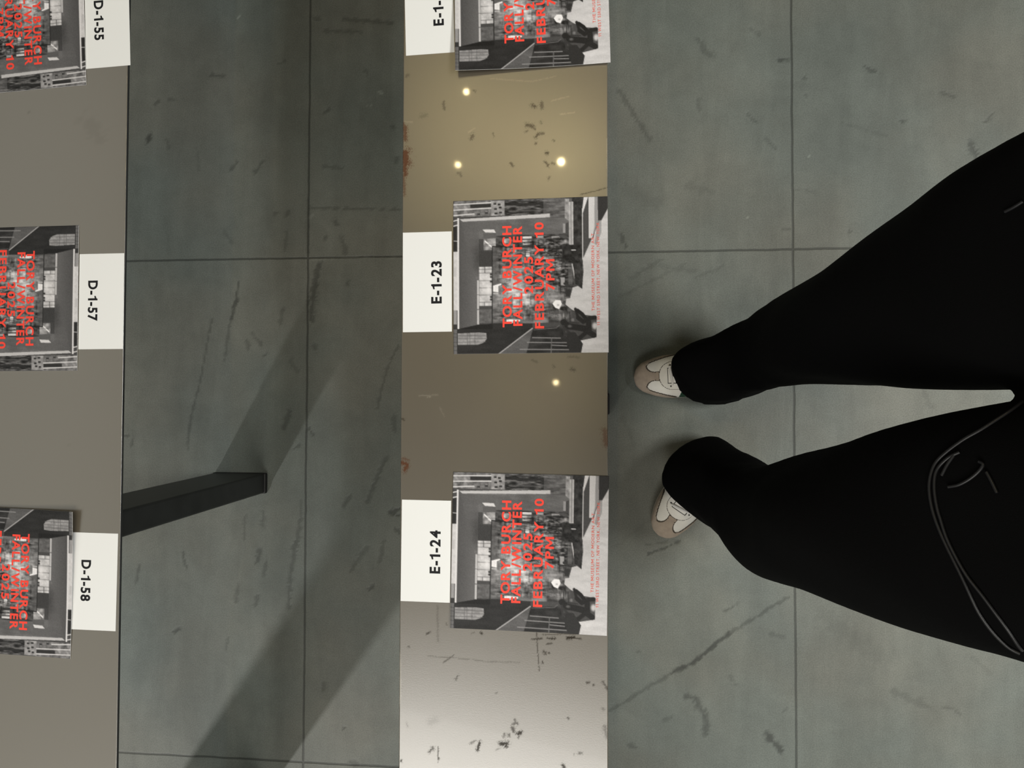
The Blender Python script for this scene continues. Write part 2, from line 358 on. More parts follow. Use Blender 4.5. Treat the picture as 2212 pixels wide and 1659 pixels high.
E_SC = [([(958,220),(960,236)],5,.5), ([(1023,195),(1027,198)],4,.5), ([(1150,228),(1155,230)],7,.7), ([(1169,222),(1171,234)],6,.6), ([(1137,270),(1150,273)],7,.7), ([(1150,276),(1156,279)],4,.6),
 ([(1158,296),(1162,290)],6,.7), ([(1166,289),(1174,288)],5,.6), ([(1157,310),(1158,310)],4,.7), ([(1180,330),(1183,331)],5,.8), ([(1017,300),(1022,292)],6,.6), ([(1065,288),(1067,296)],3,.5), ([(987,374),(994,374),(996,380)],4,.5),
 ([(1103,353),(1108,358)],4,.7), ([(1178,350),(1184,358)],5,.7), ([(1192,352),(1198,354)],4,.5), ([(1184,386),(1187,382)],5,.5), ([(1195,302),(1197,304)],4,.6), ([(1136,284),(1140,283)],4,.5), ([(910,252),(920,248)],8,.25), ([(1168,262),(1170,268)],4,.4),
 ([(877,166),(881,162)],6,.4), ([(1255,420),(1285,413),(1313,405)],1.8,.6), ([(1235,797),(1240,799)],6,.5), ([(1228,770),(1250,772)],4,.3), ([(1150,778),(1160,782)],4,.3), ([(1195,790),(1197,792)],4,.4), ([(869,905),(873,908)],4,.6),
 ([(922,1369),(928,1365)],4,.7), ([(964,1347),(966,1350)],3,.5), ([(1039,1367),(1041,1369)],4,.9), ([(1018,1368),(1024,1366)],3,.4), ([(1147,1381),(1170,1379)],3,.8), ([(1183,1379),(1198,1379)],4,.9), ([(1225,1378),(1240,1377)],5,1), ([(1240,1378),(1254,1380)],3,.9),
 ([(1180,1391),(1192,1390)],3,.7), ([(1175,1407),(1179,1412)],5,.8), ([(1185,1410),(1186,1411)],4,.8), ([(1172,1428),(1172,1432)],4,.9), ([(1159,1366),(1161,1400),(1165,1449)],1.8,.75), ([(958,1431),(968,1424),(980,1415)],2.5,.6), ([(925,1417),(1000,1423),(1050,1429),(1122,1431)],1.3,.4),
 ([(984,1468),(989,1460)],4,.6), ([(1070,1498),(1075,1495)],2.5,.5), ([(1268,1475),(1273,1474)],4,.8), ([(1281,1480),(1283,1479)],3,.8), ([(1302,1472),(1312,1488)],4,.7), ([(1111,1554),(1113,1557)],4,.7), ([(1108,1564),(1115,1562)],4,.7), ([(1117,1563),(1119,1566)],4,.8),
 ([(1107,1572),(1110,1580)],6,.8), ([(1119,1585),(1125,1582)],7,.95), ([(1119,1594),(1120,1592)],3,.8), ([(1087,1592),(1090,1586)],4,.7), ([(1099,1586),(1100,1590)],5,.7), ([(1083,1606),(1094,1606)],9,1), ([(1092,1612),(1095,1612)],6,1), ([(1032,1619),(1036,1604)],6,.95), ([(928,1624),(935,1616)],6,.75),
 ([(1017,1606),(1027,1600)],4,.6), ([(947,1612),(946,1630),(947,1647)],2,.8), ([(947,1636),(948,1640)],3,.9), ([(1072,1620),(1078,1617)],4,.4), ([(1226,1550),(1230,1554)],3,.7), ([(1240,1630),(1240,1629)],3,.4), ([(1250,1627),(1257,1627)],4,.7), ([(1307,1570),(1310,1590)],8,.45), ([(865,1645),(867,1643)],4,.9), ([(1216,1652),(1219,1659)],6,.9),
 ([(882,1397),(884,1398)],3,.7), ([(945,1310),(946,1385)],4,.28), ([(1172,1371),(1250,1369)],1.5,.6), ([(878,1562),(881,1570)],3,.4), ([(930,1560),(940,1555)],12,.18), ([(1300,1530),(1304,1532)],5,.4)]
E_RU = [([(874,275),(876,300)],9,.7), ([(875,330),(876,352)],17,1), ([(874,352),(876,378)],9,.8), ([(872,380),(874,420)],6,.55), ([(868,1000),(880,1003),(874,1016)],8,.8), ([(1306,930),(1310,960)],10,.5), ([(870,990),(884,994)],4,.6), ([(872,270),(872,265)],4,.6)]
E_WS = [([(905,855),(945,853)],1.5,.3), ([(922,858),(930,857)],2,.5), ([(1060,170),(1150,176),(1200,165)],1.2,.25), ([(1190,218),(1230,208)],1.2,.3), ([(1210,247),(1240,243)],1.4,.35), ([(870,262),(890,264)],3,.3), ([(1013,285),(1024,278)],3,.25), ([(950,880),(960,900)],1.5,.25), ([(863,1412),(864,1440),(865,1500),(862,1525)],3,.5), ([(1311,300),(1312,380)],2,.3)]
LEG1 = (at(577, 1062).y, at(560, 1024).y)
lw = .042
LEG1 = (at(570, 1043).y - lw/2, at(570, 1043).y + lw/2)
LEG2 = (LEG1[0] - .655, LEG1[1] - .655)
bench('bench', 'taupe glossy bench running down the middle with seat cards E-1-23 and E-1-24', EX0, EX1, -2.2, 2.2,
      [(s, [(-2.0, -1.958), (-.02, .022), (1.958, 2.0)]) for s in (0, 1)], E_SC, E_RU, E_WS)
D_SC = [([(190,265),(210,290)],30,.10), ([(240,1330),(243,1335)],3,.3), ([(60,240),(64,243)],4,.25), ([(150,960),(156,966)],4,.25)]
bench('bench', 'taupe bench along the left edge with seat cards D-1-55 to D-1-58', DX0, DX1, -1.10, 2.2,
      [(1, [LEG1, LEG2, (1.55, 1.592)]), (0, [(-1.04, -.998), (1.55, 1.592)])], D_SC, [], [])

# ------------------------------------------------------------------ printed cards
def print_picture(n=236, ss=3):
    """black-and-white picture of a hall with tall windows, drawn in the card's own frame (x to the right = down the card)"""
    x0, x1, y0, y1 = 75.0, 1583.0, 85.0, 1588.0
    R = n * ss
    X, Y = np.meshgrid(x0 + (np.arange(R) + .5) / R * (x1 - x0), y0 + (np.arange(R) + .5) / R * (y1 - y0))
    G = np.full((R, R), 72.0)
    def nz(sx, sy, seed):
        r = np.random.default_rng(seed); out = np.zeros_like(X); amp = 1.0
        for o in range(4):
            g = r.random((int(1510/sy*2**o) + 3, int(1510/sx*2**o) + 3))
            gx, gy = (X - x0)/sx*2**o, (Y - y0)/sy*2**o
            ix, iy = gx.astype(int), gy.astype(int); fx, fy = gx-ix, gy-iy
            fx = fx*fx*(3-2*fx); fy = fy*fy*(3-2*fy)
            out += amp*((g[iy, ix]*(1-fx)+g[iy, ix+1]*fx)*(1-fy) + (g[iy+1, ix]*(1-fx)+g[iy+1, ix+1]*fx)*fy - .5); amp *= .55
        return out
    def poly(pts, v, a=1.0):
        ins = np.zeros(X.shape, bool); px, py = pts[-1]
        for qx, qy in pts:
            if qy != py:
                c = ((qy > Y) != (py > Y)) & (X < (px-qx)*(Y-qy)/(py-qy) + qx); ins ^= c
            px, py = qx, qy
        G[ins] = G[ins]*(1-a) + (v if np.isscalar(v) else v[ins])*a
    def rect(a, b, c, d, v, al=1.0): poly([(a, b), (c, b), (c, d), (a, d)], v, al)
    def line(pts, w, v, a=1.0):
        for (ax, ay), (bx, by) in zip(pts[:-1], pts[1:]):
            dx, dy = bx-ax, by-ay; L = dx*dx+dy*dy
            t = np.clip(((X-ax)*dx+(Y-ay)*dy)/L, 0, 1); d = np.hypot(X-ax-t*dx, Y-ay-t*dy)
            k = a*np.clip((w/2-d)/3+.5, 0, 1); G[:] = G*(1-k) + v*k
    def blob(cx, cy, rx, ry, v, a=1.0, p=1.0):
        k = a*np.exp(-(((X-cx)/rx)**2 + ((Y-cy)/ry)**2)**p); G[:] = G*(1-k)+v*k
    n1 = nz(120, 40, 1); n2 = nz(60, 14, 2); n3 = nz(30, 30, 3)
    # upper edge strip: neighbouring facades with bright sills
    rect(75, 85, 460, 245, 112+60*n3); rect(245, 125, 450, 160, 46); rect(75, 135, 245, 170, 130+60*n3)
    rect(450, 95, 585, 245, 142+50*n3)
    for a, b in ((490,128),(530,135),(495,178),(540,165),(500,222),(545,215),(405,215),(330,225)): rect(a-14, b-9, a+14, b+9, 52)
    rect(585, 88, 965, 245, 66+110*n2); rect(640, 130, 960, 150, 40); rect(620, 195, 940, 212, 95, .6)
    rect(960, 85, 1175, 275, 92+50*n2); rect(1170, 100, 1215, 330, 150+60*n3)
    for yy, xe in ((122,450),(175,450),(228,285),(283,122),(333,120)): line([(75, yy+3), (xe, yy-8)], 9, 226)
    # left strip above the hall roof
    rect(75, 342, 118, 585, 42); line([(80,480),(118,484)], 8, 170); rect(75, 585, 118, 1160, 206+14*n3); rect(80, 738, 105, 830, 190); rect(75, 1160, 112, 1297, 150); rect(75, 1297, 112, 1345, 52)
    rect(75, 1345, 115, 1588, 108)
    for yy in (1385,1420,1470,1510,1550): line([(75,yy),(115,yy+3)], 4, 60)
    line([(92,1345),(88,1588)], 4, 70)
    # hall roof and soffit
    poly([(133,262),(330,300),(330,1300),(125,1345)], 78+26*(X-133)/200)
    poly([(145,270),(1160,280),(1218,322),(1150,350),(1150,450),(330,470),(320,860),(300,860)], 100+20*n1)
    poly([(133,262),(330,300),(330,560),(160,900)], 84+12*(X-133)/200, .7)
    blob(330, 640, 60, 130, 58, .7)
    poly([(140,268),(1025,238),(1025,274),(172,293)], 192)
    rect(118, 258, 134, 1342, 222)
    # clerestory windows
    rect(330, 300, 500, 375, 96); poly([(365,375),(480,378),(498,410),(395,405)], 214); rect(375, 415, 500, 465, 92); poly([(378,470),(497,462),(497,578),(378,578)], 150+70*n3)
    line([(392,490),(462,552)], 13, 232); line([(385,520),(495,520)], 3, 90)
    rect(330, 590, 462, 737, 60); rect(332, 737, 462, 1122, 198+36*n3)
    for yy in (738,765,800,875,945,1015,1085): line([(318,yy),(458,yy)], 4, 74)
    line([(388,738),(388,800)], 5, 60); line([(385,1085),(385,1122)], 4, 70); blob(425, 960, 22, 60, 235, .8); rect(330, 1122, 458, 1155, 72); rect(332, 1155, 456, 1288, 92+30*n3)
    rect(312, 870, 331, 1300, 186); line([(312,1155),(332,1155)], 5, 60); line([(312,1012),(332,1012)], 4, 90)
    for yy in (815,840,885,1035,1060): blob(448, yy, 10, 11, 26, .95, 2)
    # glass wall: lit room, reflections and branches
    rect(462, 555, 1160, 1295, 104+70*n1); rect(500, 440, 1160, 560, 66+60*n2)
    rect(465, 555, 560, 920, 92+30*n1)
    blob(700, 950, 110, 170, 196, .85); blob(620, 860, 70, 120, 160, .6); blob(560, 1040, 70, 80, 150, .5)
    poly([(470,925),(550,905),(550,918),(520,930),(520,990),(470,985)], 236); rect(470, 995, 520, 1010, 200, .8)
    rect(750, 1010, 830, 1120, 190, .9); rect(660, 1000, 720, 1150, 214, .8); rect(600, 1255, 660, 1290, 226); rect(660, 1258, 730, 1276, 235)
    for a, b, c, d, v in ((755,455,848,475,226),(755,490,845,505,205),(760,515,850,535,190),(895,452,960,478,215),(1040,460,1120,480,200),(1045,490,1110,500,230),(790,600,830,650,238),(570,470,640,520,150)): rect(a, b, c, d, v+30*n3)
    rect(700, 430, 760, 560, 60, .6); blob(870, 490, 26, 26, 34, .9, 2)
    k = np.clip((X-760)/160, 0, 1)*np.clip((1260-X)/60, 0, 1)*np.clip((Y-440)/60, 0, 1)*np.clip((980-Y)/120, 0, 1)
    G[:] = G*(1-.8*k) + (74+150*n2)*.8*k
    blob(840, 1210, 26, 30, 30, .9, 2); rect(760, 1160, 1000, 1250, 84+50*n2, .6); rect(860, 1245, 1005, 1290, 150, .6); blob(800, 880, 14, 22, 22, .9, 2); blob(800, 975, 20, 20, 30, .8, 2)
    line([(462,545),(460,1300)], 9, 34); line([(465,545),(1240,575)], 12, 42); line([(465,630),(700,625)], 4, 60); line([(470,1160),(760,1160)], 4, 60)
    for s in range(26):
        a, b = 760+rng.random()*420, 460+rng.random()*480; pts = [(a, b)]
        for q in range(5): a += 20+rng.random()*30; b += (rng.random()-.5)*60; pts.append((a, b))
        line(pts, 3+rng.random()*4, 30+rng.random()*40, .85)
    line([(1000,580),(1200,585)], 14, 34)
    kk = np.clip((X-480)/60, 0, 1)*np.clip((1240-X)/60, 0, 1)*np.clip((Y-470)/40, 0, 1)*np.clip((1285-Y)/40, 0, 1)
    G[:] = np.clip(G + kk*(70*nz(46, 18, 11) + 55*nz(20, 60, 12)), 20, 240)
    for s in range(60):
        a, b = 560+rng.random()*620, 480+rng.random()*780; c = 14+rng.random()*40; d = 5+rng.random()*16
        rect(a, b, a+c, b+d, [40, 60, 150, 190, 225][int(rng.random()*5)], .4)
    blob(1060, 1040, 80, 60, 160, .6)
    poly([(1045,1110),(1075,1075),(1125,1080),(1136,1115),(1110,1165),(1070,1150)], 240); blob(1100,1125,12,9,170,.8,2)
    # terrace furniture, tree pit and far planting
    rect(1120, 860, 1165, 940, 160); line([(1110,940),(1240,950)], 10, 34); line([(1120,870),(1125,1000)], 9, 40); line([(1165,920),(1240,925)], 26, 46); rect(1175, 975, 1215, 1045, 46); rect(1200, 760, 1240, 930, 110, .6)
    rect(1242, 85, 1348, 700, 46+40*n3); rect(1208, 130, 1250, 545, 176+24*n3); rect(1225, 100, 1232, 540, 120)
    rect(1150, 340, 1175, 430, 150); rect(1140, 545, 1345, 720, 44+50*n3)
    rect(1230, 595, 1275, 604, 210); line([(1240,735),(1270,900)], 16, 190)
    poly([(1240,720),(1345,715),(1345,900),(1330,975),(1300,940),(1262,925),(1255,800)], 46+40*n3); rect(1335, 720, 1362, 795, 92)
    line([(1339,200),(1339,690)], 9, 212)
    # pale paving and low wall
    poly([(1583,190),(1500,330),(1338,690),(1345,800),(1332,975),(1290,945),(1240,960),(1215,1060),(1180,1065),(1170,1120),(1230,1170),(1330,1220),(1470,1240),(1465,1440),(1310,1470),(1335,1500),(1318,1588),(1583,1588)], 200+16*n1)
    poly([(1352,80),(1396,80),(1340,252),(1338,205)], 214); poly([(1396,80),(1583,80),(1583,205),(1520,318),(1485,318),(1440,492),(1398,488)], 58)
    poly([(1398,80),(1455,80),(1455,385),(1430,490),(1398,488)], 206); poly([(1455,80),(1485,80),(1487,330),(1430,492),(1452,385)], 150)
    poly([(1487,85),(1583,85),(1583,195),(1520,315),(1487,315)], 48); poly([(1487,318),(1520,318),(1520,430),(1470,560),(1450,540)], 150, .8)
    # dark lower strip: neighbouring building, slanted ledge, railings
    poly([(112,1345),(470,1290),(850,1300),(850,1345),(520,1588),(112,1588)], 42+12*n1); poly([(112,1345),(330,1300),(462,1300),(462,1345)], 30)
    poly([(120,1385),(330,1378),(400,1385),(405,1440),(380,1475),(320,1497),(120,1497)], 148+30*n3)
    for yy in (1408,1435,1470): line([(120,yy),(400,yy+2)], 4, 80)
    for xx in (215,240,290): line([(xx,1380),(xx,1496)], 4, 90)
    line([(405,1380),(425,1385),(410,1450)], 8, 34)
    poly([(525,1588),(850,1345),(860,1395),(800,1588)], 92+14*n1); line([(522,1588),(850,1345)], 9, 182)
    poly([(855,1350),(1130,1330),(1180,1440),(1215,1588),(790,1588),(820,1480)], 44+30*n1)
    for yy, a, b in ((1435,850,1120),(1480,800,1190),(1510,1040,1180),(1547,730,1200)): line([(a,yy),(b,yy+8)], 9, 142)
    line([(1035,1440),(1030,1585)], 8, 110); line([(860,1360),(1080,1345),(1110,1320)], 5, 120)
    # plain dark abstract figure on the paving and dark plinth
    line([(1165,1200),(1165,1290),(1300,1300)], 8, 40); line([(1185,1180),(1180,1240)], 6, 40); line([(1210,1190),(1215,1290)], 6, 44)
    line([(1265,1165),(1285,1230)], 26, 36); line([(1285,1180),(1330,1215),(1365,1262)], 34, 30)
    line([(1290,1250),(1340,1290),(1400,1255),(1450,1250)], 40, 34); line([(1390,1290),(1395,1390),(1440,1420)], 52, 36)
    line([(1150,1290),(1190,1330),(1270,1340),(1370,1360)], 60, 34); line([(1150,1330),(1160,1420),(1200,1385),(1160,1350)], 22, 52); line([(1380,1380),(1310,1440),(1262,1462)], 40, 36)
    blob(1210,1330,20,14,120,.7,2); blob(1240,1270,14,16,150,.6,2)
    poly([(1195,1385),(1262,1390),(1335,1502),(1310,1588),(1212,1588),(1170,1450)], 44)
    blob(1450, 1330, 26, 34, 210, .95, 2)
    G2 = G.reshape(n, ss, n, ss).mean((1, 3))
    G2 += rng.normal(0, 3, G2.shape)
    return np.clip(G2, 12, 246)
PIC = print_picture()
PN = PIC.shape[0]
INV = .2232                                               # side of the square invitation
def lin(g):
    g = g/255.0; return np.where(g <= .04045, g/12.92, ((g+.055)/1.055)**2.4)

def print_material():
    mt = bpy.data.materials.new('printed_photo'); mt.use_nodes = True
    nt = mt.node_tree; b = nt.nodes['Principled BSDF']
    a = nt.nodes.new('ShaderNodeAttribute'); a.attribute_name = 'ink'
    nt.links.new(a.outputs['Color'], b.inputs['Base Color'])
    b.inputs['Roughness'].default_value = .5; b.inputs['Specular IOR Level'].default_value = .25
    return mt
M['print'] = print_material()

_glyph = {}
def glyph(ch, bold):
    """flat outline of one character: verts, faces (cap height = 1)"""
    key = (ch, bold)
    if key in _glyph: return _glyph[key]
    if ch == '1':                                          # numeral with a flag
        v = np.array([(.25, 0), (.47, 0), (.47, 1), (.31, 1), (.25, .88), (0, .80), (0, .66), (.25, .69)]); f = [tuple(range(8))]
        if bold < .02: v[:, 0] *= .8
    elif ch == 'M':
        t = .20 if bold > .015 else .15
        v = np.array([(0, 0), (0, 1), (t+.04, 1), (.525, .46), (1.01-t, 1), (1.05, 1), (1.05, 0), (1.05-t, 0), (1.05-t, .66), (.60, .18), (.45, .18), (t, .66), (t, 0)]); f = [tuple(range(13))]
    else:
        cu = bpy.data.curves.new('lettering', 'FONT'); cu.body = ch; cu.offset = bold; cu.resolution_u = 4; cu.fill_mode = 'BOTH'
        o = bpy.data.objects.new('lettering', cu); COL.objects.link(o)
        dg = bpy.context.evaluated_depsgraph_get()
        me = bpy.data.meshes.new_from_object(o.evaluated_get(dg))
        v = np.array([p.co[:2] for p in me.vertices]); f = [tuple(p.vertices) for p in me.polygons]
        bpy.data.objects.remove(o); bpy.data.curves.remove(cu); bpy.data.meshes.remove(me)
        if 'H' not in capscale.setdefault(bold, {}):
            capscale[bold]['H'] = None
            if ch != 'H': glyph('H', bold)
        if ch == 'H': capscale[bold]['H'] = (v[:, 1].min(), v[:, 1].max()); _glyph.pop(key, None)
        lo, hi = capscale[bold]['H']
        v = v.copy(); v[:, 0] -= v[:, 0].min(); v /= (hi - lo); v[:, 1] -= lo/(hi - lo)
    _glyph[key] = (v, f); return v, f
capscale = {}
KERN = {'RY': .16, 'TO': .08, 'OR': .03, 'FA': .14, 'AL': .04, 'L/': .04, '/W': .10, 'AR': .05, 'UA': .06, 'RC': .02, 'TE': .04, 'YO': .1, 'WY': .05}
def text_shape(s, bold, gap=.20, wide=1.0):
    """a line of lettering normalised to a unit box (length 1, cap height 1)"""
    V, Fc, x, off = [], [], 0.0, 0
    prev = ''
    for ch in s:
        if ch == ' ': x += .42; prev = ''; continue
        x -= KERN.get(prev+ch, 0); prev = ch
        v, f = glyph(ch, bold); v = v.copy(); v[:, 0] = v[:, 0]*wide + x
        x = v[:, 0].max() + (gap if ch != '1' else gap*1.3); V.append(v); Fc += [tuple(i+off for i in q) for q in f]; off += len(v)
    V = np.concatenate(V); V[:, 0] -= V[:, 0].min(); V[:, 0] /= V[:, 0].max()
    return V, Fc

# lines of print on the invitation: text, start and end along the line, top and base (in picture frame)
LINES = [('TORY BURCH', 1334, 346, 560, 650, 'red_ink'), ('FALL/WINTER', 1322, 348, 664, 754, 'red_ink'), ('2025', 1012, 652, 773, 860, 'red_ink'),
         ('FEBRUARY 10', 1350, 318, 876, 964, 'red_ink'), ('7PM', 984, 680, 984, 1068, 'red_ink'),
         ('THE MUSEUM OF MODERN ART', 1190, 440, 1424, 1452, 'pale_red_ink'), ('11 WEST 53RD STREET, NEW YORK, NEW YORK', 1328, 334, 1474, 1502, 'pale_red_ink')]

def invitation(label, px, py, deg, flip, lift, bow):
    """lift: the four corners (u0v0, u1v0, u1v1, u0v1) raised; bow: arch of the sheet"""
    c = at(px, py, ZB)
    root = empty('invitation_card', (c.x, c.y, ZB), math.radians(90 if not flip else -90) + math.radians(deg))
    tag(root, label, 'invitation', 'printed invitations laid on the benches')
    # local frame: x = reading direction, y = up the sheet
    h = INV/2
    g = np.linspace(-h, h, PN)
    def zf(x, y):
        u, v = (x+h)/INV, (y+h)/INV
        return .0012 + lift[0]*(1-u)**2*(1-v)**2 + lift[1]*u**2*(1-v)**2 + lift[2]*u**2*v**2 + lift[3]*(1-u)**2*v**2 + bow*(1-(2*u-1)**2)
    GX, GY = np.meshgrid(g, g)
    me = grid_mesh('sheet', g, g, zf(GX, GY))
    # picture row = along the line (y of picture falls as reading goes on), picture column = down the sheet
    tone = PIC[::-1, :].T[::-1, :]                        # index [v, u]
    ln = lin(tone)
    colr = np.stack([ln*1.02, ln*.985, ln*1.0, np.ones_like(ln)], -1).astype(np.float32)
    a = me.attributes.new('ink', 'FLOAT_COLOR', 'POINT'); a.data.foreach_set('color', colr.ravel())
    bm = bmesh.new(); bm.from_mesh(me)
    be = [e for e in bm.edges if e.is_boundary]
    r = bmesh.ops.extrude_edge_only(bm, edges=be)
    for e in r['geom']:
        if isinstance(e, bmesh.types.BMVert): e.co.z -= .0007
        if isinstance(e, bmesh.types.BMFace): e.material_index = 1
    bm.to_mesh(me); bm.free()
    obj('sheet', me, [M['print'], M['paper']], root)
    for ink in ('red_ink', 'pale_red_ink'):
        V, Fc, off = [], [], 0
        for s, a0, a1, t0, t1, ik in LINES:
            if ik != ink: continue
            v, f = text_shape(s, .030 if ink == 'red_ink' else .010, .20 if ink == 'red_ink' else .24)
            u = (1588 - (a0 + (a1-a0)*v[:, 0]))/1503*INV - h
            w = h - ((t1 + (t0-t1)*v[:, 1]) - 75)/1508*INV
            V.append(np.stack([u, w, zf(u, w) + .00022], -1)); Fc += [tuple(i+off for i in q) for q in f]; off += len(v)
        o = obj('lettering', pydata('lettering', np.concatenate(V), Fc), M[ink], root)
        o['label'] = 'large red title lettering' if ink == 'red_ink' else 'small pale red address lettering'
    return root

def seat_card(label, text, px, py, deg, flip, tilt=0.0):
    """white card, 15 x 7.6 cm; px, py = centre of its visible part"""
    c = at(px, py, ZB)
    root = empty('seat_card', (c.x, c.y, ZB), math.radians(90 if not flip else -90) + math.radians(deg))
    tag(root, label, 'seat card', 'white numbered seat cards')
    w2, h2 = .0732, .0363
    bm = bmesh.new(); add_box(bm, -w2, w2, -h2, h2, .0001, .00045)
    o = obj('sheet', bm, M['paper'], root)
    v, f = text_shape(text, .034, .13)
    cap, ln = .0156, .0620
    u = -ln/2 - .001 + v[:, 0]*ln; y = -h2 + .0148 + v[:, 1]*cap
    obj('lettering', pydata('lettering', np.stack([u, y, np.full_like(u, .00062)], -1), f), M['ink'], root)
    return root

invitation('invitation with red lettering below seat card E-1-23 on the middle bench', 1145, 596, .4, False, (0, 0, 0, 0), .0006)
invitation('invitation with red lettering below seat card E-1-24 on the middle bench', 1143, 1193, -.8, False, (.004, 0, 0, .002), .0008)
invitation('invitation with lifted corner beside the half-hidden E seat card, topmost on the middle bench', 1147, -14, 1.6, False, (.004, 0, 0, .014), .0008)
invitation('invitation with red lettering beside seat card D-1-55 on the left bench', 39, 45, 2.6, True, (0, 0, 0, 0), .0006)
invitation('invitation with red lettering beside seat card D-1-57 on the left bench', 24, 646, .3, True, (0, 0, 0, 0), .0006)
invitation('invitation with red lettering beside seat card D-1-58 on the left bench', 13, 1254, -1.6, True, (.006, 0, 0, .010), .0008)
seat_card('white seat card reading E-1-23 on the middle bench', 'E-1-23', 923, 609, .4, False)
seat_card('white seat card reading E-1-24 on the middle bench', 'E-1-24', 920, 1190, -.4, False)
seat_card('white seat card with E-1 and its last digits out of view, topmost on middle bench', 'E-1-22', 927, 11, 1.6, False)
seat_card('white seat card reading D-1-55 on the left bench', 'D-1-55', 232, 44, 2.2, True)
seat_card('white seat card reading D-1-57 on the left bench', 'D-1-57', 219, 651, .2, True)
seat_card('white seat card reading D-1-58 on the left bench', 'D-1-58', 204, 1256, -.6, True)

# ------------------------------------------------------------------ person (seen from the waist down)
def section(z, px, py, ra, rb, ang, lift=0.0, p=2.0, n=40):
    c = at(px, py, z); out = []
    for i in range(n):
        t = 2*math.pi*i/n; ct, st = math.cos(t), math.sin(t)
        e = 2/p
        a = ra*math.copysign(abs(ct)**e, ct); b = rb*math.copysign(abs(st)**e, st)
        ca, sa = math.cos(ang), math.sin(ang)
        out.append(Vector((c.x + a*ca - b*sa, c.y + a*sa + b*ca, z + lift*ct)))
    return out
# each row: height, image position of the middle of the leg there, half sizes along / across the foot, heading, hem lift
FOOT_R, FOOT_L = math.radians(180+2), math.radians(180+56)     # heading of the toes
LEG_R = [(.045, 1548, 802, .098, .064, 2, -.03), (.09, 1568, 796, .092, .064, 2, -.02), (.17, 1650, 765, .072, .066, 0, 0), (.28, 1721, 736, .074, .075, 0, 0), (.40, 1795, 712, .085, .085, 0, 0),
         (.50, 1873, 688, .094, .094, 0, 0), (.60, 1971, 657, .104, .104, 0, 0), (.70, 2100, 618, .108, .111, 0, 0), (.80, 2262, 566, .113, .1215, 0, 0), (.87, 2465, 526, .114, .130, 0, 0), (.95, 2730, 560, .095, .105, 0, 0)]
LEG_L = [(.045, 1524, 1034, .074, .074, 40, -.03, 2.7), (.09, 1528, 1036, .073, .074, 38, -.02, 2.5), (.17, 1602, 1080, .076, .078, 30, 0), (.28, 1672, 1126, .085, .093, 20, 0), (.40, 1743, 1132, .096, .101, 10, 0),
         (.50, 1797, 1132, .099, .103, 0, 0), (.60, 1886, 1133, .106, .108, 0, 0), (.70, 2015, 1133, .115, .116, 0, 0), (.80, 2200, 1138, .117, .1235, 0, 0), (.87, 2445, 1156, .114, .131, 0, 0), (.95, 2730, 1160, .095, .105, 0, 0)]
def densify(rows, k=6):
    A = np.array([tuple(r) + (2.0,)*(8-len(r)) if len(r) > 3 else r for r in rows], float); n = len(A); out = []
    for i in range(n-1):
        p0, p1, p2, p3 = A[max(i-1, 0)], A[i], A[i+1], A[min(i+2, n-1)]
        for j in range(k):
            t = j/k; out.append(.5*((2*p1) + (p2-p0)*t + (2*p0-5*p1+4*p2-p3)*t*t + (3*p1-p0-3*p2+p3)*t**3))
    out.append(A[-1]); return out
def loft(bm, rings):
    vr_ = [[bm.verts.new(p) for p in r] for r in rings]
    for a, b in zip(vr_[:-1], vr_[1:]):
        n = len(a)
        for i in range(n): bm.faces.new((a[i], a[(i+1) % n], b[(i+1) % n], b[i]))
    bm.faces.new(vr_[0][::-1]); bm.faces.new(vr_[-1])
def leg_rings(rows):
    rings = []
    for k, (z, px, py, ra, rb, ang, lf, pw) in enumerate(densify(rows)):
        r = section(z, px, py, ra, rb, math.radians(ang), lf, pw)
        c = sum(r, Vector())/len(r)
        for i, p in enumerate(r):                            # soft vertical folds and ankle creases
            t = 2*math.pi*i/len(r)
            fold = .0035*math.sin(3*t + 9*z) + .0022*math.sin(5*t - 14*z + 1)
            crease = .0035*math.sin(85*z + 2*math.sin(t)) * max(0, 1 - z/.3)
            d = (p - c); d.z = 0
            p += d.normalized()*(fold + crease)
            p.z = max(p.z, .004)
        rings.append(r)
    return rings
bm = bmesh.new()
loft(bm, leg_rings(LEG_R)); loft(bm, leg_rings(LEG_L))
# seat and hips
hip = []
xh = at(2235, 850, .80).x
for z, dx, ra, rb, p in ((.785, .070, .085, .10, 2.2), (.82, .09, .105, .20, 2.4), (.87, .128, .142, .256, 2.3), (.93, .115, .150, .250, 2.2), (.99, .105, .146, .228, 2.1), (1.05, .105, .132, .200, 2.0), (1.10, .105, .122, .184, 2.0), (1.115, .105, .105, .165, 2.0)):
    ring = []
    for i in range(48):
        t = 2*math.pi*i/48; ct, st = math.cos(t), math.sin(t); e = 2/p
        ring.append(Vector((xh + dx + ra*math.copysign(abs(ct)**e, ct), .003 + rb*math.copysign(abs(st)**e, st), z)))
    hip.append(ring)
loft(bm, hip)
bmesh.ops.recalc_face_normals(bm, faces=bm.faces)
body_z = 1.12
px0 = (at(1600, 800).x + at(1560, 1000).x)/2
